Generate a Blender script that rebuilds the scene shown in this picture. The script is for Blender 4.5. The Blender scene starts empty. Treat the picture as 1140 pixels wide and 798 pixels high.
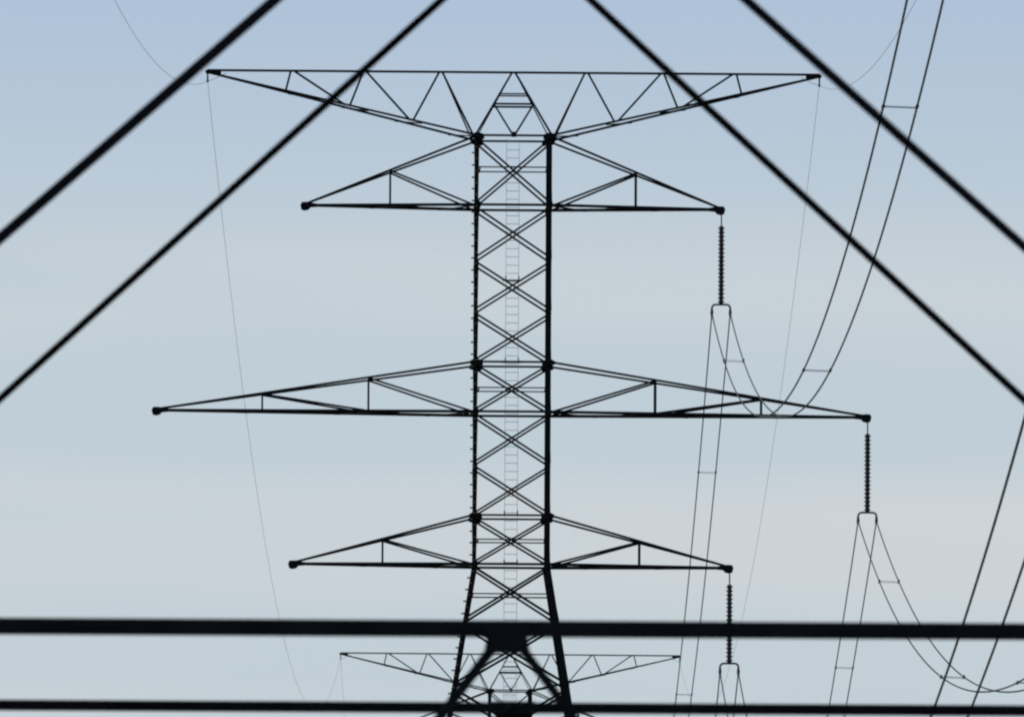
import bpy, bmesh, math, random
from mathutils import Vector, Matrix
random.seed(7)
R = math.radians
sc = bpy.context.scene
col = sc.collection

# ------------------------------------------------------------------ camera
FPX = 14289.0                      # focal length in pixels of the 1140 px wide photograph
cam_d = bpy.data.cameras.new('camera')
cam_d.sensor_width = 36.0
cam_d.lens = 36.0 * FPX / 1140.0   # long telephoto
cam_d.clip_start = 0.5
cam_d.clip_end = 60000
cam_d.dof.use_dof = True
cam_d.dof.focus_distance = 434.0
cam_d.dof.aperture_fstop = 10.5
cam_d.dof.aperture_blades = 9
cam = bpy.data.objects.new('camera', cam_d)
col.objects.link(cam)
cam.location = (0, 0, 0)
PITCH = math.atan(1136.0 / FPX)
ROLL = 0.0058
d = Vector((0, math.cos(PITCH), math.sin(PITCH)))
q = d.to_track_quat('-Z', 'Y').to_matrix()
cam.rotation_euler = (q @ Matrix.Rotation(ROLL, 3, 'Z')).to_euler()
sc.camera = cam

# ------------------------------------------------------------------ sky, sun, exposure
SUN_EL, SUN_AZ = 34.0, -72.0       # azimuth measured from the view direction, minus = left
world = bpy.data.worlds.new('World')
sc.world = world
world.use_nodes = True
nt = world.node_tree
nt.nodes.clear()
def N(t, **k):
    n = nt.nodes.new(t)
    for a, b in k.items():
        setattr(n, a, b)
    return n
def math_node(op, a, b=None, clamp=False):
    n = N('ShaderNodeMath', operation=op, use_clamp=clamp)
    for i, v in enumerate((a, b)):
        if v is None: continue
        if hasattr(v, 'is_output'): nt.links.new(v, n.inputs[i])
        else: n.inputs[i].default_value = v
    return n.outputs[0]
sky = N('ShaderNodeTexSky', sky_type='NISHITA', sun_disc=False)
sky.sun_elevation = R(SUN_EL)
sky.sun_rotation = R(SUN_AZ)
sky.altitude = 20
sky.air_density = 1.0
sky.dust_density = 0.6
sky.ozone_density = 1.6
tc = N('ShaderNodeTexCoord')
sep = N('ShaderNodeSeparateXYZ')
nt.links.new(tc.outputs['Generated'], sep.inputs[0])
def band_noise(sx, sz, seed, detail=3.0, rough=0.5):
    mp = N('ShaderNodeMapping')
    mp.inputs['Scale'].default_value = (sx, sx, sz)
    mp.inputs['Location'].default_value = (seed, seed * 1.7, seed * 0.6)
    mp.inputs['Rotation'].default_value = (0, R(2.0), 0)
    nt.links.new(tc.outputs['Generated'], mp.inputs[0])
    no = N('ShaderNodeTexNoise')
    no.inputs['Scale'].default_value = 1.0
    no.inputs['Detail'].default_value = detail
    no.inputs['Roughness'].default_value = rough
    nt.links.new(mp.outputs[0], no.inputs[0])
    return no.outputs[0]
# thin stratus veil over the whole low sky: pale at the horizon, bluer higher up, faint flat cream streaks in it
n1 = band_noise(6, 90, 36.68, 2.0, 0.45)
n2 = band_noise(30, 190, 9.4, 3.0, 0.5)
elev = sep.outputs[2]
def ramp(x, lo, hi, a, b):
    m = N('ShaderNodeMapRange', interpolation_type='SMOOTHSTEP')
    nt.links.new(x, m.inputs[0])
    for i, v in enumerate((lo, hi, a, b)): m.inputs[i + 1].default_value = v
    return m.outputs[0]
blue = ramp(elev, 0.083, 0.114, 0.0, 1.0)
cover = ramp(elev, 0.16, 0.75, 0.86, 0.15)
hue = N('ShaderNodeMix', data_type='RGBA')
hue.inputs['A'].default_value = (0.530, 0.613, 0.678, 1)
hue.inputs['B'].default_value = (0.634, 0.657, 0.702, 1)
streak = math_node('ADD', math_node('MULTIPLY', math_node('SUBTRACT', n1, 0.40), 2.6),
                   math_node('MULTIPLY', math_node('SUBTRACT', n2, 0.5), 0.5), clamp=True)
nt.links.new(streak, hue.inputs['Factor'])
hue2 = N('ShaderNodeMix', data_type='RGBA')
nt.links.new(math_node('ADD', blue, math_node('MULTIPLY', math_node('SUBTRACT', n1, 0.5), -0.35), clamp=True), hue2.inputs['Factor'])
nt.links.new(hue.outputs['Result'], hue2.inputs['A'])
hue2.inputs['B'].default_value = (0.412, 0.516, 0.682, 1)
bg1 = N('ShaderNodeBackground'); bg1.inputs['Strength'].default_value = 0.10
nt.links.new(sky.outputs[0], bg1.inputs['Color'])
bg2 = N('ShaderNodeBackground'); bg2.inputs['Strength'].default_value = 1.03
nt.links.new(hue2.outputs['Result'], bg2.inputs['Color'])
mixs = N('ShaderNodeMixShader')
nt.links.new(cover, mixs.inputs[0])
nt.links.new(bg1.outputs[0], mixs.inputs[1])
nt.links.new(bg2.outputs[0], mixs.inputs[2])
out = N('ShaderNodeOutputWorld')
nt.links.new(mixs.outputs[0], out.inputs['Surface'])

sun_d = bpy.data.lights.new('sun', 'SUN')
sun_d.energy = 3.0
sun_d.angle = R(0.5)
sun_d.color = (1.0, 0.94, 0.85)
sun = bpy.data.objects.new('sun', sun_d)
col.objects.link(sun)
sv = Vector((math.sin(R(SUN_AZ)) * math.cos(R(SUN_EL)), math.cos(R(SUN_AZ)) * math.cos(R(SUN_EL)), math.sin(R(SUN_EL))))
sun.rotation_euler = sv.to_track_quat('Z', 'Y').to_euler()
sun.location = (-50, 0, 80)

sc.view_settings.view_transform = 'Standard'
sc.view_settings.look = 'None'
sc.view_settings.exposure = 0.0
sc.view_settings.gamma = 1.0
sc.view_settings.use_curve_mapping = False
sc.render.engine = 'CYCLES'
sc.cycles.pixel_filter_type = 'BLACKMAN_HARRIS'
sc.cycles.filter_width = 2.3
sc.cycles.max_bounces = 4
sc.cycles.use_denoising = True

# ------------------------------------------------------------------ materials
def material(name, c1, c2, scale, rough=0.6, spec=0.3, metal=0.0, bump=0.0):
    m = bpy.data.materials.new(name)
    m.use_nodes = True
    t = m.node_tree
    b = t.nodes['Principled BSDF']
    co = t.nodes.new('ShaderNodeTexCoord')
    no = t.nodes.new('ShaderNodeTexNoise')
    no.inputs['Scale'].default_value = scale
    no.inputs['Detail'].default_value = 5
    t.links.new(co.outputs['Object'], no.inputs[0])
    rp = t.nodes.new('ShaderNodeValToRGB')
    rp.color_ramp.elements[0].color = (*c1, 1); rp.color_ramp.elements[0].position = 0.35
    rp.color_ramp.elements[1].color = (*c2, 1); rp.color_ramp.elements[1].position = 0.68
    t.links.new(no.outputs[0], rp.inputs[0])
    t.links.new(rp.outputs[0], b.inputs['Base Color'])
    b.inputs['Roughness'].default_value = rough
    b.inputs['Metallic'].default_value = metal
    b.inputs['Specular IOR Level'].default_value = spec
    if bump:
        bp = t.nodes.new('ShaderNodeBump')
        bp.inputs['Strength'].default_value = bump
        t.links.new(no.outputs[0], bp.inputs['Height'])
        t.links.new(bp.outputs[0], b.inputs['Normal'])
    return m
STEEL = material('dark_painted_steel', (0.006, 0.0065, 0.009), (0.013, 0.013, 0.015), 3.0, 0.75, 0.08)
RUST = material('rusty_step_bolt', (0.16, 0.09, 0.03), (0.34, 0.24, 0.09), 9.0, 0.8, 0.2)
GALV = material('galvanised_ladder', (0.34, 0.35, 0.36), (0.48, 0.49, 0.50), 5.0, 0.6, 0.4)
GLAZE = material('brown_glazed_porcelain', (0.012, 0.012, 0.016), (0.03, 0.026, 0.026), 12.0, 0.35, 0.4)
CABLE = material('weathered_aluminium_cable', (0.020, 0.022, 0.027), (0.038, 0.04, 0.046), 2.0, 0.7, 0.25)
FITTING = material('dark_line_fitting', (0.02, 0.021, 0.024), (0.04, 0.04, 0.043), 8.0, 0.6, 0.3)
SPACER = material('pale_spacer_rod', (0.38, 0.39, 0.41), (0.52, 0.53, 0.55), 6.0, 0.6, 0.3)
GRASS = material('meadow_grass', (0.035, 0.055, 0.018), (0.075, 0.10, 0.035), 0.35, 0.95, 0.1, bump=0.4)

# ------------------------------------------------------------------ mesh helpers
def obj(name, bm, m, parent=None):
    me = bpy.data.meshes.new(name)
    bmesh.ops.recalc_face_normals(bm, faces=bm.faces)
    bm.to_mesh(me); bm.free()
    me.materials.append(m)
    o = bpy.data.objects.new(name, me)
    col.objects.link(o)
    if parent: o.parent = parent
    return o
def tag(o, label=None, cat=None, group=None, kind=None):
    for k, v in (('label', label), ('category', cat), ('group', group), ('kind', kind)):
        if v: o[k] = v
    return o
def empty(name, loc, rz=0.0):
    o = bpy.data.objects.new(name, None)
    o.empty_display_size = 0.5
    o.location = loc; o.rotation_euler = (0, 0, rz)
    col.objects.link(o)
    return o
def sweep(bm, prof, p0, p1, u, v):
    """closed profile [(a,b)] in axes u,v carried from p0 to p1"""
    r0 = [bm.verts.new(p0 + u * a + v * b) for a, b in prof]
    r1 = [bm.verts.new(p1 + u * a + v * b) for a, b in prof]
    n = len(prof)
    for i in range(n):
        bm.faces.new((r0[i], r0[(i + 1) % n], r1[(i + 1) % n], r1[i]))
    bm.faces.new(r0[::-1]); bm.faces.new(r1)
def angle(bm, p0, p1, w, n, t=None, off=0.0, flip=1):
    """steel angle section: one flange w wide lying in the plane with outward normal n, the other pointing inward"""
    p0, p1, n = Vector(p0), Vector(p1), Vector(n).normalized()
    ax = (p1 - p0).normalized()
    n = (n - ax * n.dot(ax)).normalized()
    s = ax.cross(n) * flip
    t = t or w * 0.14
    h = w / 2
    prof = [(-h, off), (h, off), (h, off - t), (-h + t, off - t), (-h + t, off - w), (-h, off - w)]
    sweep(bm, prof, p0, p1, s, n)
def rod(bm, p0, p1, r, n=8):
    p0, p1 = Vector(p0), Vector(p1)
    ax = (p1 - p0).normalized()
    u = ax.orthogonal().normalized(); v = ax.cross(u)
    sweep(bm, [(r * math.cos(2 * math.pi * k / n), r * math.sin(2 * math.pi * k / n)) for k in range(n)], p0, p1, u, v)
def plate(bm, pts, n, t):
    n = Vector(n).normalized()
    a = [bm.verts.new(Vector(p) + n * t / 2) for p in pts]
    b = [bm.verts.new(Vector(p) - n * t / 2) for p in pts]
    k = len(pts)
    bm.faces.new(a); bm.faces.new(b[::-1])
    for i in range(k):
        bm.faces.new((a[i], b[i], b[(i + 1) % k], a[(i + 1) % k]))
def tube(bm, pts, r, n=8):
    rings = []
    for i, p in enumerate(pts):
        a = pts[max(i - 1, 0)]; b = pts[min(i + 1, len(pts) - 1)]
        ax = (b - a).normalized()
        u = ax.cross(Vector((0, 0, 1)))
        u = u.normalized() if u.length > 1e-4 else Vector((1, 0, 0))
        v = ax.cross(u)
        rings.append([bm.verts.new(p + u * r * math.cos(2 * math.pi * k / n) + v * r * math.sin(2 * math.pi * k / n)) for k in range(n)])
    for a, b in zip(rings, rings[1:]):
        for k in range(n):
            bm.faces.new((a[k], a[(k + 1) % n], b[(k + 1) % n], b[k]))
    bm.faces.new(rings[0][::-1]); bm.faces.new(rings[-1])
def lathe(bm, prof, n=16):
    rings = [[bm.verts.new((r * math.cos(2 * math.pi * k / n), r * math.sin(2 * math.pi * k / n), z)) for k in range(n)] for r, z in prof]
    for a, b in zip(rings, rings[1:]):
        for k in range(n):
            bm.faces.new((a[k], a[(k + 1) % n], b[(k + 1) % n], b[k]))
    bm.faces.new(rings[0][::-1]); bm.faces.new(rings[-1])
def copy_tree(o, parent=None, skip=()):
    c = o.copy(); col.objects.link(c)
    if parent: c.parent = parent
    for ch in list(o.children):
        if ch.name.split('.')[0] not in skip: copy_tree(ch, c, skip)
    return c

# ------------------------------------------------------------------ the ground (below the frame): flat meadow with the low dike the camera stands on
GZ = -4.0
bm = bmesh.new()
ys = [-20000, -2000, -300, -60, -28, -16, -10, 0, 8, 14, 26, 50, 120, 400, 900, 2500, 8000, 20000]
xs = [-20000, -4000, -600, -150, -40, 0, 40, 150, 600, 4000, 20000]
def gz(y):
    if -10 <= y <= 8: return -1.7
    if y <= -28 or y >= 26: return GZ
    return -1.7 + (GZ + 1.7) * ((y - 8) / 18 if y > 0 else (-10 - y) / 18)
grid = [[bm.verts.new((x, y, gz(y))) for x in xs] for y in ys]
for a, b in zip(grid, grid[1:]):
    for i in range(len(xs) - 1):
        bm.faces.new((a[i], a[i + 1], b[i + 1], b[i]))
tag(obj('ground', bm, GRASS), kind='structure')

# ------------------------------------------------------------------ the lattice tower
ZT = 41.90                              # top of the body
ZK = 27.40                              # where the legs start to splay
HW0, HD0 = 1.30, 1.02                   # half width / half depth of the straight body
SW, SD = 0.160, 0.1558                  # splay of the legs
def hw(z): return HW0 + max(0.0, ZK - z) * SW
def hd(z): return HD0 + max(0.0, ZK - z) * SD
UA, MT, MA, LT, LA = 39.55, 34.23, 32.55, 29.05, 27.40   # crossarm levels
APEX = 44.14
FACES = [((0, -1, 0), 1), ((0, 1, 0), 1), ((-1, 0, 0), 0), ((1, 0, 0), 0)]
def fpt(face, s, z):
    """point on a face of the body: s from -1 (one leg) to 1 (the other), height z"""
    n, along_x = face
    if along_x: return Vector((s * hw(z), n[1] * hd(z), z))
    return Vector((n[0] * hw(z), s * hd(z), z))
def fnorm(face, z):
    n, along_x = face
    sl = 0 if z >= ZK else (SD if along_x else SW)
    return Vector((n[0], n[1], sl)).normalized()

def build_tower():
    root = empty('transmission_tower', (0, 0, 0))
    # --- legs
    for sx in (-1, 1):
        for sy in (-1, 1):
            bm = bmesh.new()
            for z0, z1, w in ((GZ - 0.3, ZK, 0.17 if sx < 0 else 0.22), (ZK, ZT + 0.1, 0.105 if sx < 0 else 0.165)):
                p0 = Vector((sx * hw(z0), sy * hd(z0), z0)); p1 = Vector((sx * hw(z1), sy * hd(z1), z1))
                t = 0.022
                prof = [(0, 0), (-sx * w, 0), (-sx * w, -sy * t), (-sx * t, -sy * t), (-sx * t, -sy * w), (0, -sy * w)]
                sweep(bm, prof, p0, p1, Vector((1, 0, 0)), Vector((0, 1, 0)))
            leg = obj('leg', bm, STEEL, root)
            # climbing bolts up one leg, alternately to the side and to the front
            if sx == -1 and sy == -1:
                bm = bmesh.new(); rod(bm, (0.03, 0.05, 0), (-0.115, 0.05, 0), 0.028, 6)
                side = obj('step_bolt', bm, RUST, leg)
                bm = bmesh.new(); rod(bm, (0.05, 0.03, 0), (0.05, -0.13, 0), 0.028, 6)
                front = obj('step_bolt', bm, RUST, leg)
                z = 22.6
                for k in range(96):
                    c = (side, front)[k % 2]
                    if k > 1:
                        c = c.copy(); col.objects.link(c); c.parent = leg
                    c.location = (-hw(z), -hd(z), z)
                    z += 0.200 + random.uniform(-0.015, 0.015)
    # --- crossed diagonals of every panel, one mesh per X
    panels = [ZT, UA, 37.70, 35.95, MT, MA, 30.78, LT, LA, 25.47, 23.26, 20.55, 17.4, 13.8, 9.80]
    for z1, z0 in zip(panels, panels[1:]):
        for f in FACES:
            bm = bmesh.new()
            w = 0.066 if z0 >= ZK - 0.1 else 0.075
            n = fnorm(f, (z0 + z1) / 2)
            angle(bm, fpt(f, -1, z0 + 0.05), fpt(f, 1, z1 - 0.05), w, n, off=0.012)
            angle(bm, fpt(f, 1, z0 + 0.05), fpt(f, -1, z1 - 0.05), w, n, off=-0.075)
            obj('cross_brace', bm, STEEL, root)
    # --- horizontal struts
    for z, w in ((ZT, 0.075), (40.84, 0.045), (UA, 0.085), (MT, 0.075), (33.37, 0.045), (MA, 0.085), (LT, 0.07), (28.24, 0.045),
                 (LA, 0.085), (26.42, 0.045), (9.80, 0.10), (4.572, 0.104)):
        for f in FACES:
            bm = bmesh.new()
            if z < 5 and f[0][1] > 0: w = 0.070
            angle(bm, fpt(f, -1, z), fpt(f, 1, z), w, fnorm(f, z), off=0.03 if w > 0.05 else -0.15)
            obj('strut', bm, STEEL, root)
    # --- K bracing of the splayed base
    for f in FACES:
        for s in (-1, 1):
            bm = bmesh.new(); angle(bm, fpt(f, 0, 9.805 if f[0][1] > 0 else 9.822), fpt(f, s, 5.47 if f[0][1] > 0 else 5.50), 0.052 if f[0][1] > 0 else 0.058, fnorm(f, 7), off=0.012)
            obj('knee_brace', bm, STEEL, root)
            bm = bmesh.new(); angle(bm, fpt(f, 0, 4.58), fpt(f, s, GZ + 0.1), 0.056, fnorm(f, 0), off=0.012)
            obj('knee_brace', bm, STEEL, root)
    # --- gusset plates
    def gusset(pts, n):
        bm = bmesh.new(); plate(bm, pts, n, 0.016); obj('gusset_plate', bm, STEEL, root)
    for f in FACES:
        n = fnorm(f, 5)
        u = Vector((1, 0, 0)) if f[1] else Vector((0, 1, 0))
        c = fpt(f, 0, 4.58) + n * 0.05
        v = n.cross(u); v = v if v.z > 0 else -v
        gusset([c + u * a + v * b for a, b in ((-0.15, 0.032), (0.15, 0.032), (0.125, -0.07), (0.14, -0.155), (0.07, -0.165), (-0.07, -0.165), (-0.14, -0.155), (-0.125, -0.07))], n)
        c = fpt(f, 0, 9.80) + n * 0.05
        gusset([c + u * a + v * b for a, b in ((-0.25, 0.05), (0.25, 0.05), (0.2, -0.13), (-0.2, -0.13))], n)
    for z, top, low in ((ZT, 1, 0), (UA, 0, 0), (MT, 1, 0), (MA, 0, 1), (LT, 1, 0), (LA, 0, 1)):
        for sy in (-1, 1):
            for sx in (-1, 1):
                c = Vector((sx * (HW0 - 0.06), sy * (HD0 + 0.05), z - 0.01))
                if top: sh = ((0.22, 0.03), (0.10, 0.10), (-0.12, 0.10), (-0.25, 0.05), (-0.27, -0.10), (-0.19, -0.17), (-0.04, -0.10), (0.06, -0.13), (0.20, -0.09))
                else: sh = ((0.10, 0.05), (0.08, 0.17), (-0.06, 0.18), (-0.14, 0.10), (-0.15, -0.06), (-0.10, -0.16), (0.02, -0.18), (0.09, -0.08))
                if low: sh = [(x * 0.85, zz * 0.8) for x, zz in sh]
                gusset([c + Vector((sx * x * 0.93, 0, zz * 0.93)) for x, zz in sh], (0, 1, 0))
    # --- ladder up the middle of the body
    bm = bmesh.new()
    for x in (-0.215, 0.215):
        angle(bm, (x, 0.35, 9.8), (x, 0.35, ZT), 0.013, (0, -1, 0), 0.006)
    z = 9.9
    while z < ZT:
        rod(bm, (-0.215, 0.35, z), (0.215, 0.35, z), 0.009, 6); z += 0.28
    lad = obj('ladder', bm, GALV, root)
    for z in (37.1, MT + 0.09, LT + 0.09, LA + 0.08):
        bm = bmesh.new()
        angle(bm, (-0.33, 0.31, z), (0.33, 0.31, z), 0.055, (0, -1, 0))
        angle(bm, (-0.22, 0.31, z), (-0.22, 0.31, z + 0.16), 0.04, (0, -1, 0))
        angle(bm, (0.22, 0.31, z), (0.22, 0.31, z + 0.16), 0.04, (0, -1, 0))
        obj('ladder_bracket', bm, STEEL, lad)
    # --- crossarms
    def crossarm(sx, zt, zb, L, posts, dz=0.0):
        tip = Vector((sx * L, 0, zb + dz))
        cb = {s: Vector((sx * HW0, s * HD0, zb)) for s in (-1, 1)}
        ct = {s: Vector((sx * HW0, s * HD0, zt)) for s in (-1, 1)}
        on = lambda a, b, x: a + (b - a) * ((x - HW0) / (L - HW0))
        bm = bmesh.new()
        for s in (-1, 1):
            angle(bm, cb[s], tip, 0.10, (0, s, 0), flip=-s * sx)
        # plan bracing between the two bottom chords
        k = 2 * len(posts) + 2
        for i in range(k):
            xa = HW0 + (L - HW0) * i / (k + 1); xb = HW0 + (L - HW0) * (i + 1) / (k + 1)
            s = 1 if i % 2 else -1
            angle(bm, on(cb[s], tip, xa) + Vector((0, 0, -0.055)), on(cb[-s], tip, xb) + Vector((0, 0, -0.055)), 0.05, (0, 0, -1))
        arm = obj('crossarm', bm, STEEL, root)
        for s in (-1, 1):
            bm = bmesh.new(); angle(bm, ct[s], tip + Vector((0, 0, 0.04)), 0.072, (0, s, 0), off=0.01, flip=s * sx); obj('top_chord', bm, STEEL, arm)
            prev = HW0
            for px in posts:
                top = on(ct[s], tip, px); bot = on(cb[s], tip, px)
                bm = bmesh.new(); angle(bm, bot, top, 0.062, (0, s, 0)); obj('post', bm, STEEL, arm)
                base = on(cb[s], tip, prev + 0.12)
                bm = bmesh.new(); angle(bm, top, base + Vector((0, 0, 0.03)), 0.066, (0, s, 0), off=-0.07); obj('diagonal', bm, STEEL, arm)
                prev = px
        bm = bmesh.new()
        c = tip + Vector((0, 0, -0.02))
        plate(bm, [c + Vector((sx * x, 0, z)) for x, z in ((-0.42, 0.07), (-0.05, 0.13), (0.10, 0.12), (0.15, 0.02), (0.11, -0.13), (0.0, -0.16), (-0.13, -0.13), (-0.2, -0.05), (-0.42, -0.03))], (0, 1, 0), 0.20)
        obj('tip_plate', bm, STEEL, arm)
        return arm
    for sx in (-1, 1):
        dz = -0.025 * sx
        crossarm(sx, ZT - 0.03, UA, 7.05, [4.16], dz)
        crossarm(sx, MT, MA, 12.03, [4.85, 8.44], dz * 1.6)
        crossarm(sx, LT, LA, 7.38, [4.34], dz)
    # --- earth wire beam with its peak
    L = 10.38
    bm = bmesh.new()
    for sx in (-1, 1):
        tip = Vector((sx * L, 0, APEX - 0.07))
        for s in (-1, 1):
            angle(bm, (sx * HW0, s * HD0, ZT + 0.02), tip, 0.074, (0, s, 0), flip=-s * sx)
        for i in range(9):
            a0, a1 = i / 10, (i + 1) / 10
            s = 1 if i % 2 else -1
            p = Vector((sx * HW0, s * HD0, ZT)).lerp(tip, a0); q_ = Vector((sx * HW0, -s * HD0, ZT)).lerp(tip, a1)
            if i in (0, 2, 4, 6): angle(bm, p + Vector((0, 0, -0.05)), q_ + Vector((0, 0, -0.05)), 0.045, (0, 0, -1))
    beam = obj('earth_wire_beam', bm, STEEL, root)
    bm = bmesh.new(); angle(bm, (-L, 0, APEX), (L, 0, APEX), 0.080, (0, -1, 0)); obj('top_chord', bm, STEEL, beam)
    tops = [2.46, 5.04, 7.50]; bots = [3.46, 5.60, 7.72]
    for sx in (-1, 1):
        for s in (-1, 1):
            at = lambda x: Vector((sx * HW0, s * HD0, ZT)).lerp(Vector((sx * L, 0, APEX - 0.07)), (x - HW0) / (L - HW0))
            T = lambda x: Vector((sx * x, s * 0.03, APEX - 0.02))
            seq = [(at(HW0 + 0.08), T(tops[0] - 0.05)), (T(tops[0] + 0.07), at(bots[0] - 0.05)), (at(bots[0] + 0.06), T(tops[1] - 0.06)),
                   (T(tops[1] + 0.06), at(bots[1] - 0.05)), (at(bots[1] + 0.12), T(tops[2] - 0.08)), (T(tops[2] + 0.06), at(bots[2]))]
            for a, b in seq:
                bm = bmesh.new(); angle(bm, a, b, 0.068 if s < 0 else 0.05, (0, s, 0)); obj('web_brace', bm, STEEL, beam)
                if s > 0: break
            # peak above the body
            A = Vector((sx * HW0, s * HD0, ZT)); P = Vector((sx * 0.05, s * 0.03, APEX))
            bm = bmesh.new(); angle(bm, A, P, 0.068 if s < 0 else 0.04, (0, s, 0)); obj('peak_leg', bm, STEEL, beam)
            m = A.lerp(P, 0.50)
            if s > 0: continue
            bm = bmesh.new(); angle(bm, m, (sx * 0.04, s * HD0, ZT + 0.03), 0.062, (0, s, 0)); obj('peak_brace', bm, STEEL, beam)
        bm = bmesh.new()
        c = Vector((sx * (L - 0.02), 0, APEX - 0.04))
        plate(bm, [c + Vector((sx * x, 0, z)) for x, z in ((-0.45, 0.02), (0.06, 0.05), (0.10, 0.0), (0.06, -0.08), (-0.45, -0.09))], (0, 1, 0), 0.06)
        obj('tip_plate', bm, STEEL, beam)
    for s in (-1, 1):
        for k, w in ((0.50, 0.07), (0.66, 0.05)):
            m0 = Vector((-HW0, s * HD0, ZT)).lerp(Vector((-0.05, s * 0.03, APEX)), k); m1 = Vector((-m0.x, m0.y, m0.z))
            bm = bmesh.new(); angle(bm, m0, m1, w, (0, s, 0)); obj('peak_strut', bm, STEEL, beam)
    bm = bmesh.new()
    plate(bm, [(-0.07, -HD0 - 0.06, ZT + 0.12), (0.07, -HD0 - 0.06, ZT + 0.12), (0.09, -HD0 - 0.06, ZT - 0.06), (-0.09, -HD0 - 0.06, ZT - 0.06)], (0, 1, 0), 0.016)
    obj('gusset_plate', bm, STEEL, root)
    return root

GT = 'lattice transmission towers of one power line'
T2 = build_tower()
Y1, Y2, Y3 = 83.0, 433.0, 783.0
tag(T2, 'tall dark lattice tower in sharp focus in the middle, complete with three pairs of arms', 'pylon', GT)
T2.location = (0, Y2, 0); T2.rotation_euler = (0, 0, R(1.0))
T1 = copy_tree(T2, skip=('step_bolt',))
tag(T1, 'nearest tower, seen only as blurred black horizontal bars and slanting braces across the picture', 'pylon', GT)
T1.location = (0, Y1, 0); T1.rotation_euler = (0, 0, R(-0.25))
T3 = copy_tree(T2, skip=('step_bolt',))
tag(T3, 'farthest tower, its small top beam seen low behind the splayed legs of the middle tower', 'pylon', GT)
T3.location = (0, Y3, 0); T3.rotation_euler = (0, 0, R(3.0))
def tower_pt(T, p):
    return Matrix.Translation(T.location) @ T.rotation_euler.to_matrix().to_4x4() @ Vector(p)

# ------------------------------------------------------------------ insulator strings
GI = 'insulator strings on the right-hand arms of the middle tower'
DROP = 3.37                        # from arm tip to the conductor
def build_insulator():
    root = empty('insulator_string', (0, 0, 0))
    bm = bmesh.new(); rod(bm, (0, 0, 0), (0, 0, -0.50), 0.022, 8)
    obj('link', bm, FITTING, root)
    bm = bmesh.new()
    lathe(bm, [(0.03, 0.004), (0.072, 0.0), (0.08, -0.05), (0.122, -0.068), (0.125, -0.085), (0.085, -0.098), (0.065, -0.132), (0.03, -0.14)], 14)
    first = obj('insulator_disc', bm, GLAZE, root)
    first.location = (0, 0, -0.42)
    for k in range(1, 19):
        c = first.copy(); col.objects.link(c); c.parent = root
        c.location = (0, 0, -0.42 - 0.1385 * k)
    zb = -0.42 - 0.1385 * 19
    bm = bmesh.new()
    pts = [Vector((x, 0, z)) for x, z in ((-0.31, zb - 0.30), (-0.31, zb - 0.13), (-0.27, zb - 0.055), (-0.20, zb - 0.03), (0, zb - 0.03), (0.20, zb - 0.03), (0.27, zb - 0.055), (0.31, zb - 0.13), (0.31, zb - 0.30))]
    for a, b in zip(pts, pts[1:]):
        rod(bm, a, b, 0.034, 8)
    rod(bm, (0, 0, zb + 0.02), (0, 0, zb - 0.04), 0.04, 8)
    yoke = obj('yoke', bm, FITTING, root)
    for x in (-0.31, 0.31):
        bm = bmesh.new()
        rod(bm, (x, -0.16, -DROP + 0.0), (x, 0.16, -DROP + 0.0), 0.055, 10)
        rod(bm, (x, 0, -DROP + 0.12), (x, 0, -DROP - 0.10), 0.045, 8)
        obj('clamp', bm, FITTING, yoke)
    return root
arms = {'upper': (7.07, UA - 0.025), 'middle': (12.05, MA - 0.04), 'lower': (7.40, LA - 0.025)}
ins0 = None
for k, lab in (('upper', 'ribbed insulator string hanging from the right tip of the uppermost triangular arm'),
               ('middle', 'ribbed insulator string hanging from the right tip of the long middle arm'),
               ('lower', 'ribbed insulator string under the lowest right arm tip, crossed by the thick black bar')):
    o = copy_tree(ins0) if ins0 else build_insulator()
    ins0 = ins0 or o
    x, z = arms[k]
    o.location = tower_pt(T2, (x, 0, z - 0.14))
    tag(o, lab, 'insulator', GI)

# ------------------------------------------------------------------ conductors
def span_pts(a, b, sag, n=150):
    return [a.lerp(b, i / n) + Vector((0, 0, -4 * sag * (i / n) * (1 - i / n))) for i in range(n + 1)]
GC = 'twin conductors of the power line'
def conductor(a, b, sag, label, spacers):
    root = empty('twin_conductor', a)
    for x in (-0.31, 0.31):
        bm = bmesh.new(); tube(bm, [p - a + Vector((x, 0, 0)) for p in span_pts(a, b, sag)], 0.021, 8)
        obj('cable', bm, CABLE, root)
    for u in spacers:
        p = a.lerp(b, u) + Vector((0, 0, -4 * sag * u * (1 - u))) - a
        slope = ((b - a).z - 4 * sag * (1 - 2 * u)) / (b - a).length
        bm = bmesh.new()
        t = Vector((0, 1, slope)).normalized()
        for k in (-0.10, 0.10):
            rod(bm, p + t * k + Vector((-0.29, 0, 0)), p + t * k + Vector((0.29, 0, -0.02)), 0.008, 6)
        sp = obj('spacer', bm, SPACER, root)
        for x in (-0.31, 0.31):
            bm = bmesh.new(); rod(bm, p - t * 0.18 + Vector((x, 0, 0)), p + t * 0.18 + Vector((x, 0, 0)), 0.034, 8)
            obj('spacer_clamp', bm, FITTING, sp)
    return tag(root, label, 'power line', GC)
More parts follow.
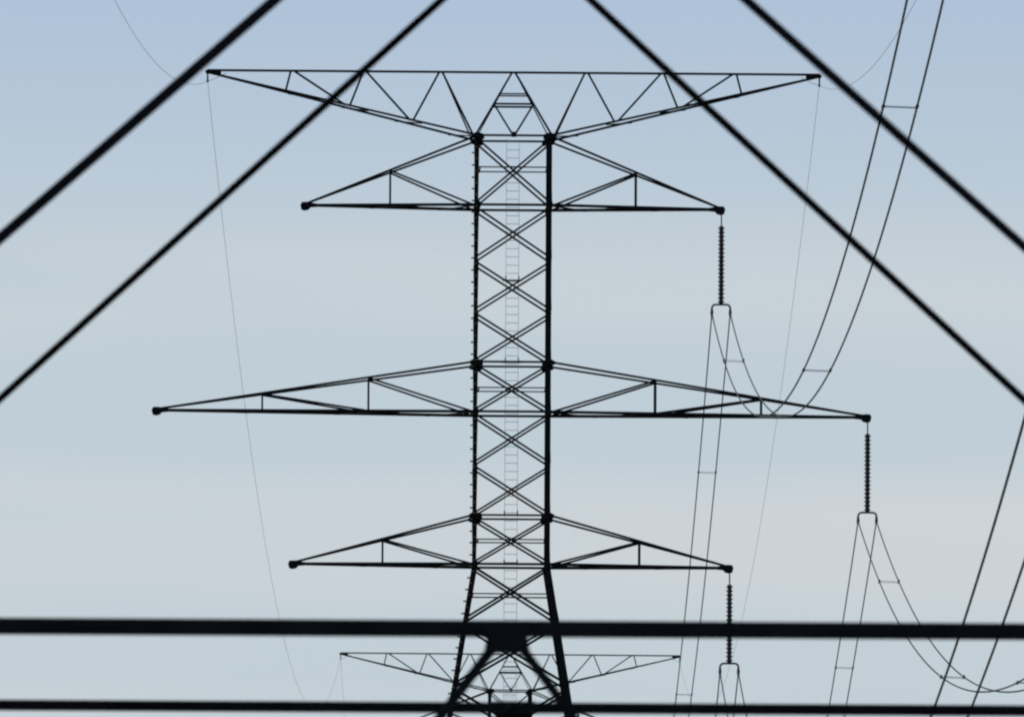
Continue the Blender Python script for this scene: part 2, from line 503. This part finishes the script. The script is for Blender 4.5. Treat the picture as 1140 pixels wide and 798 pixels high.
for k in ('upper', 'middle', 'lower'):
    x, z = arms[k]
    e1, e2, e3 = (tower_pt(T, (x, 0, z - 0.14 - DROP)) for T in (T1, T2, T3))
    near = {'upper': 'twin cables sagging from the uppermost insulator, then sweeping up to the top right edge',
            'middle': 'twin cables curving from the long arm insulator to a low bend at lower right',
            'lower': 'twin cables from the lowest insulator, dipping out of sight then climbing at the right edge'}[k]
    far = {'upper': 'twin cables dropping almost straight from the uppermost insulator past the far tower tip',
           'middle': 'twin cables dropping from the long arm insulator away towards the far tower',
           'lower': 'twin cables dropping from the lowest insulator and leaving the bottom edge at once'}[k]
    if k == 'upper': e1.z += 1.55         # the nearest tower hangs this phase on a shorter string
    conductor(e2, e1, {'upper': 13.95, 'middle': 13.52, 'lower': 13.48}[k], near, [0.072, 0.24, 0.39, 0.57, 0.74])
    conductor(e2, e3, 11.0, far, [0.083, 0.25, 0.42, 0.58, 0.75, 0.92])

# ------------------------------------------------------------------ earth wires on the beam tips
GE = 'earth wires along the tower tips'
GH = 'earth wire hangers under the beam tips'
def hanger(T, sx, label):
    root = empty('earth_wire_hanger', tower_pt(T, (sx * 10.37, 0, APEX - 0.10)))
    bm = bmesh.new(); rod(bm, (0, 0, 0.04), (0, 0, -0.26), 0.028, 8); obj('link', bm, FITTING, root)
    bm = bmesh.new(); rod(bm, (0, -0.12, -0.27), (0, 0.12, -0.27), 0.04, 8); obj('clamp', bm, FITTING, root)
    bm = bmesh.new()
    tube(bm, [Vector((-sx * 0.62 * (1 - t), -0.25 * math.sin(math.pi * t), 0.0 - 0.27 * t - 0.05 * math.sin(math.pi * t))) for t in [i / 10 for i in range(11)]], 0.008, 6)
    obj('bonding_wire', bm, CABLE, root)
    return tag(root, label, 'fitting', GH)
hanger(T2, -1, 'small hanger under the left tip of the middle tower top beam')
hanger(T2, 1, 'small hanger under the right tip of the middle tower top beam')
hanger(T3, -1, 'tiny hanger under the left beam tip of the far tower')
hanger(T3, 1, 'tiny hanger under the right beam tip of the far tower')
def earth_wire(a, b, sag, label, r=0.006):
    bm = bmesh.new(); tube(bm, [p - a for p in span_pts(a, b, sag)], r, 6)
    o = obj('earth_wire', bm, CABLE); o.location = a
    return tag(o, label, 'wire', GE)
for sx, side in ((-1, 'left'), (1, 'right')):
    w = [tower_pt(T, (sx * 10.37, 0, APEX - 0.37)) for T in (T1, T2, T3)]
    w4 = Vector((sx * 10.37, Y3 + 350, APEX - 0.37))
    earth_wire(w[1], w[0], 9.9, 'thin wire curving from the middle tower %s beam tip up to the top edge' % side)
    earth_wire(w[1], w[2], 10.2, 'faint thin wire falling from the middle tower %s beam tip across the open sky' % side)
    earth_wire(w[2], w4, 10.2, 'very faint wire hanging straight down from the far tower %s beam tip' % side)
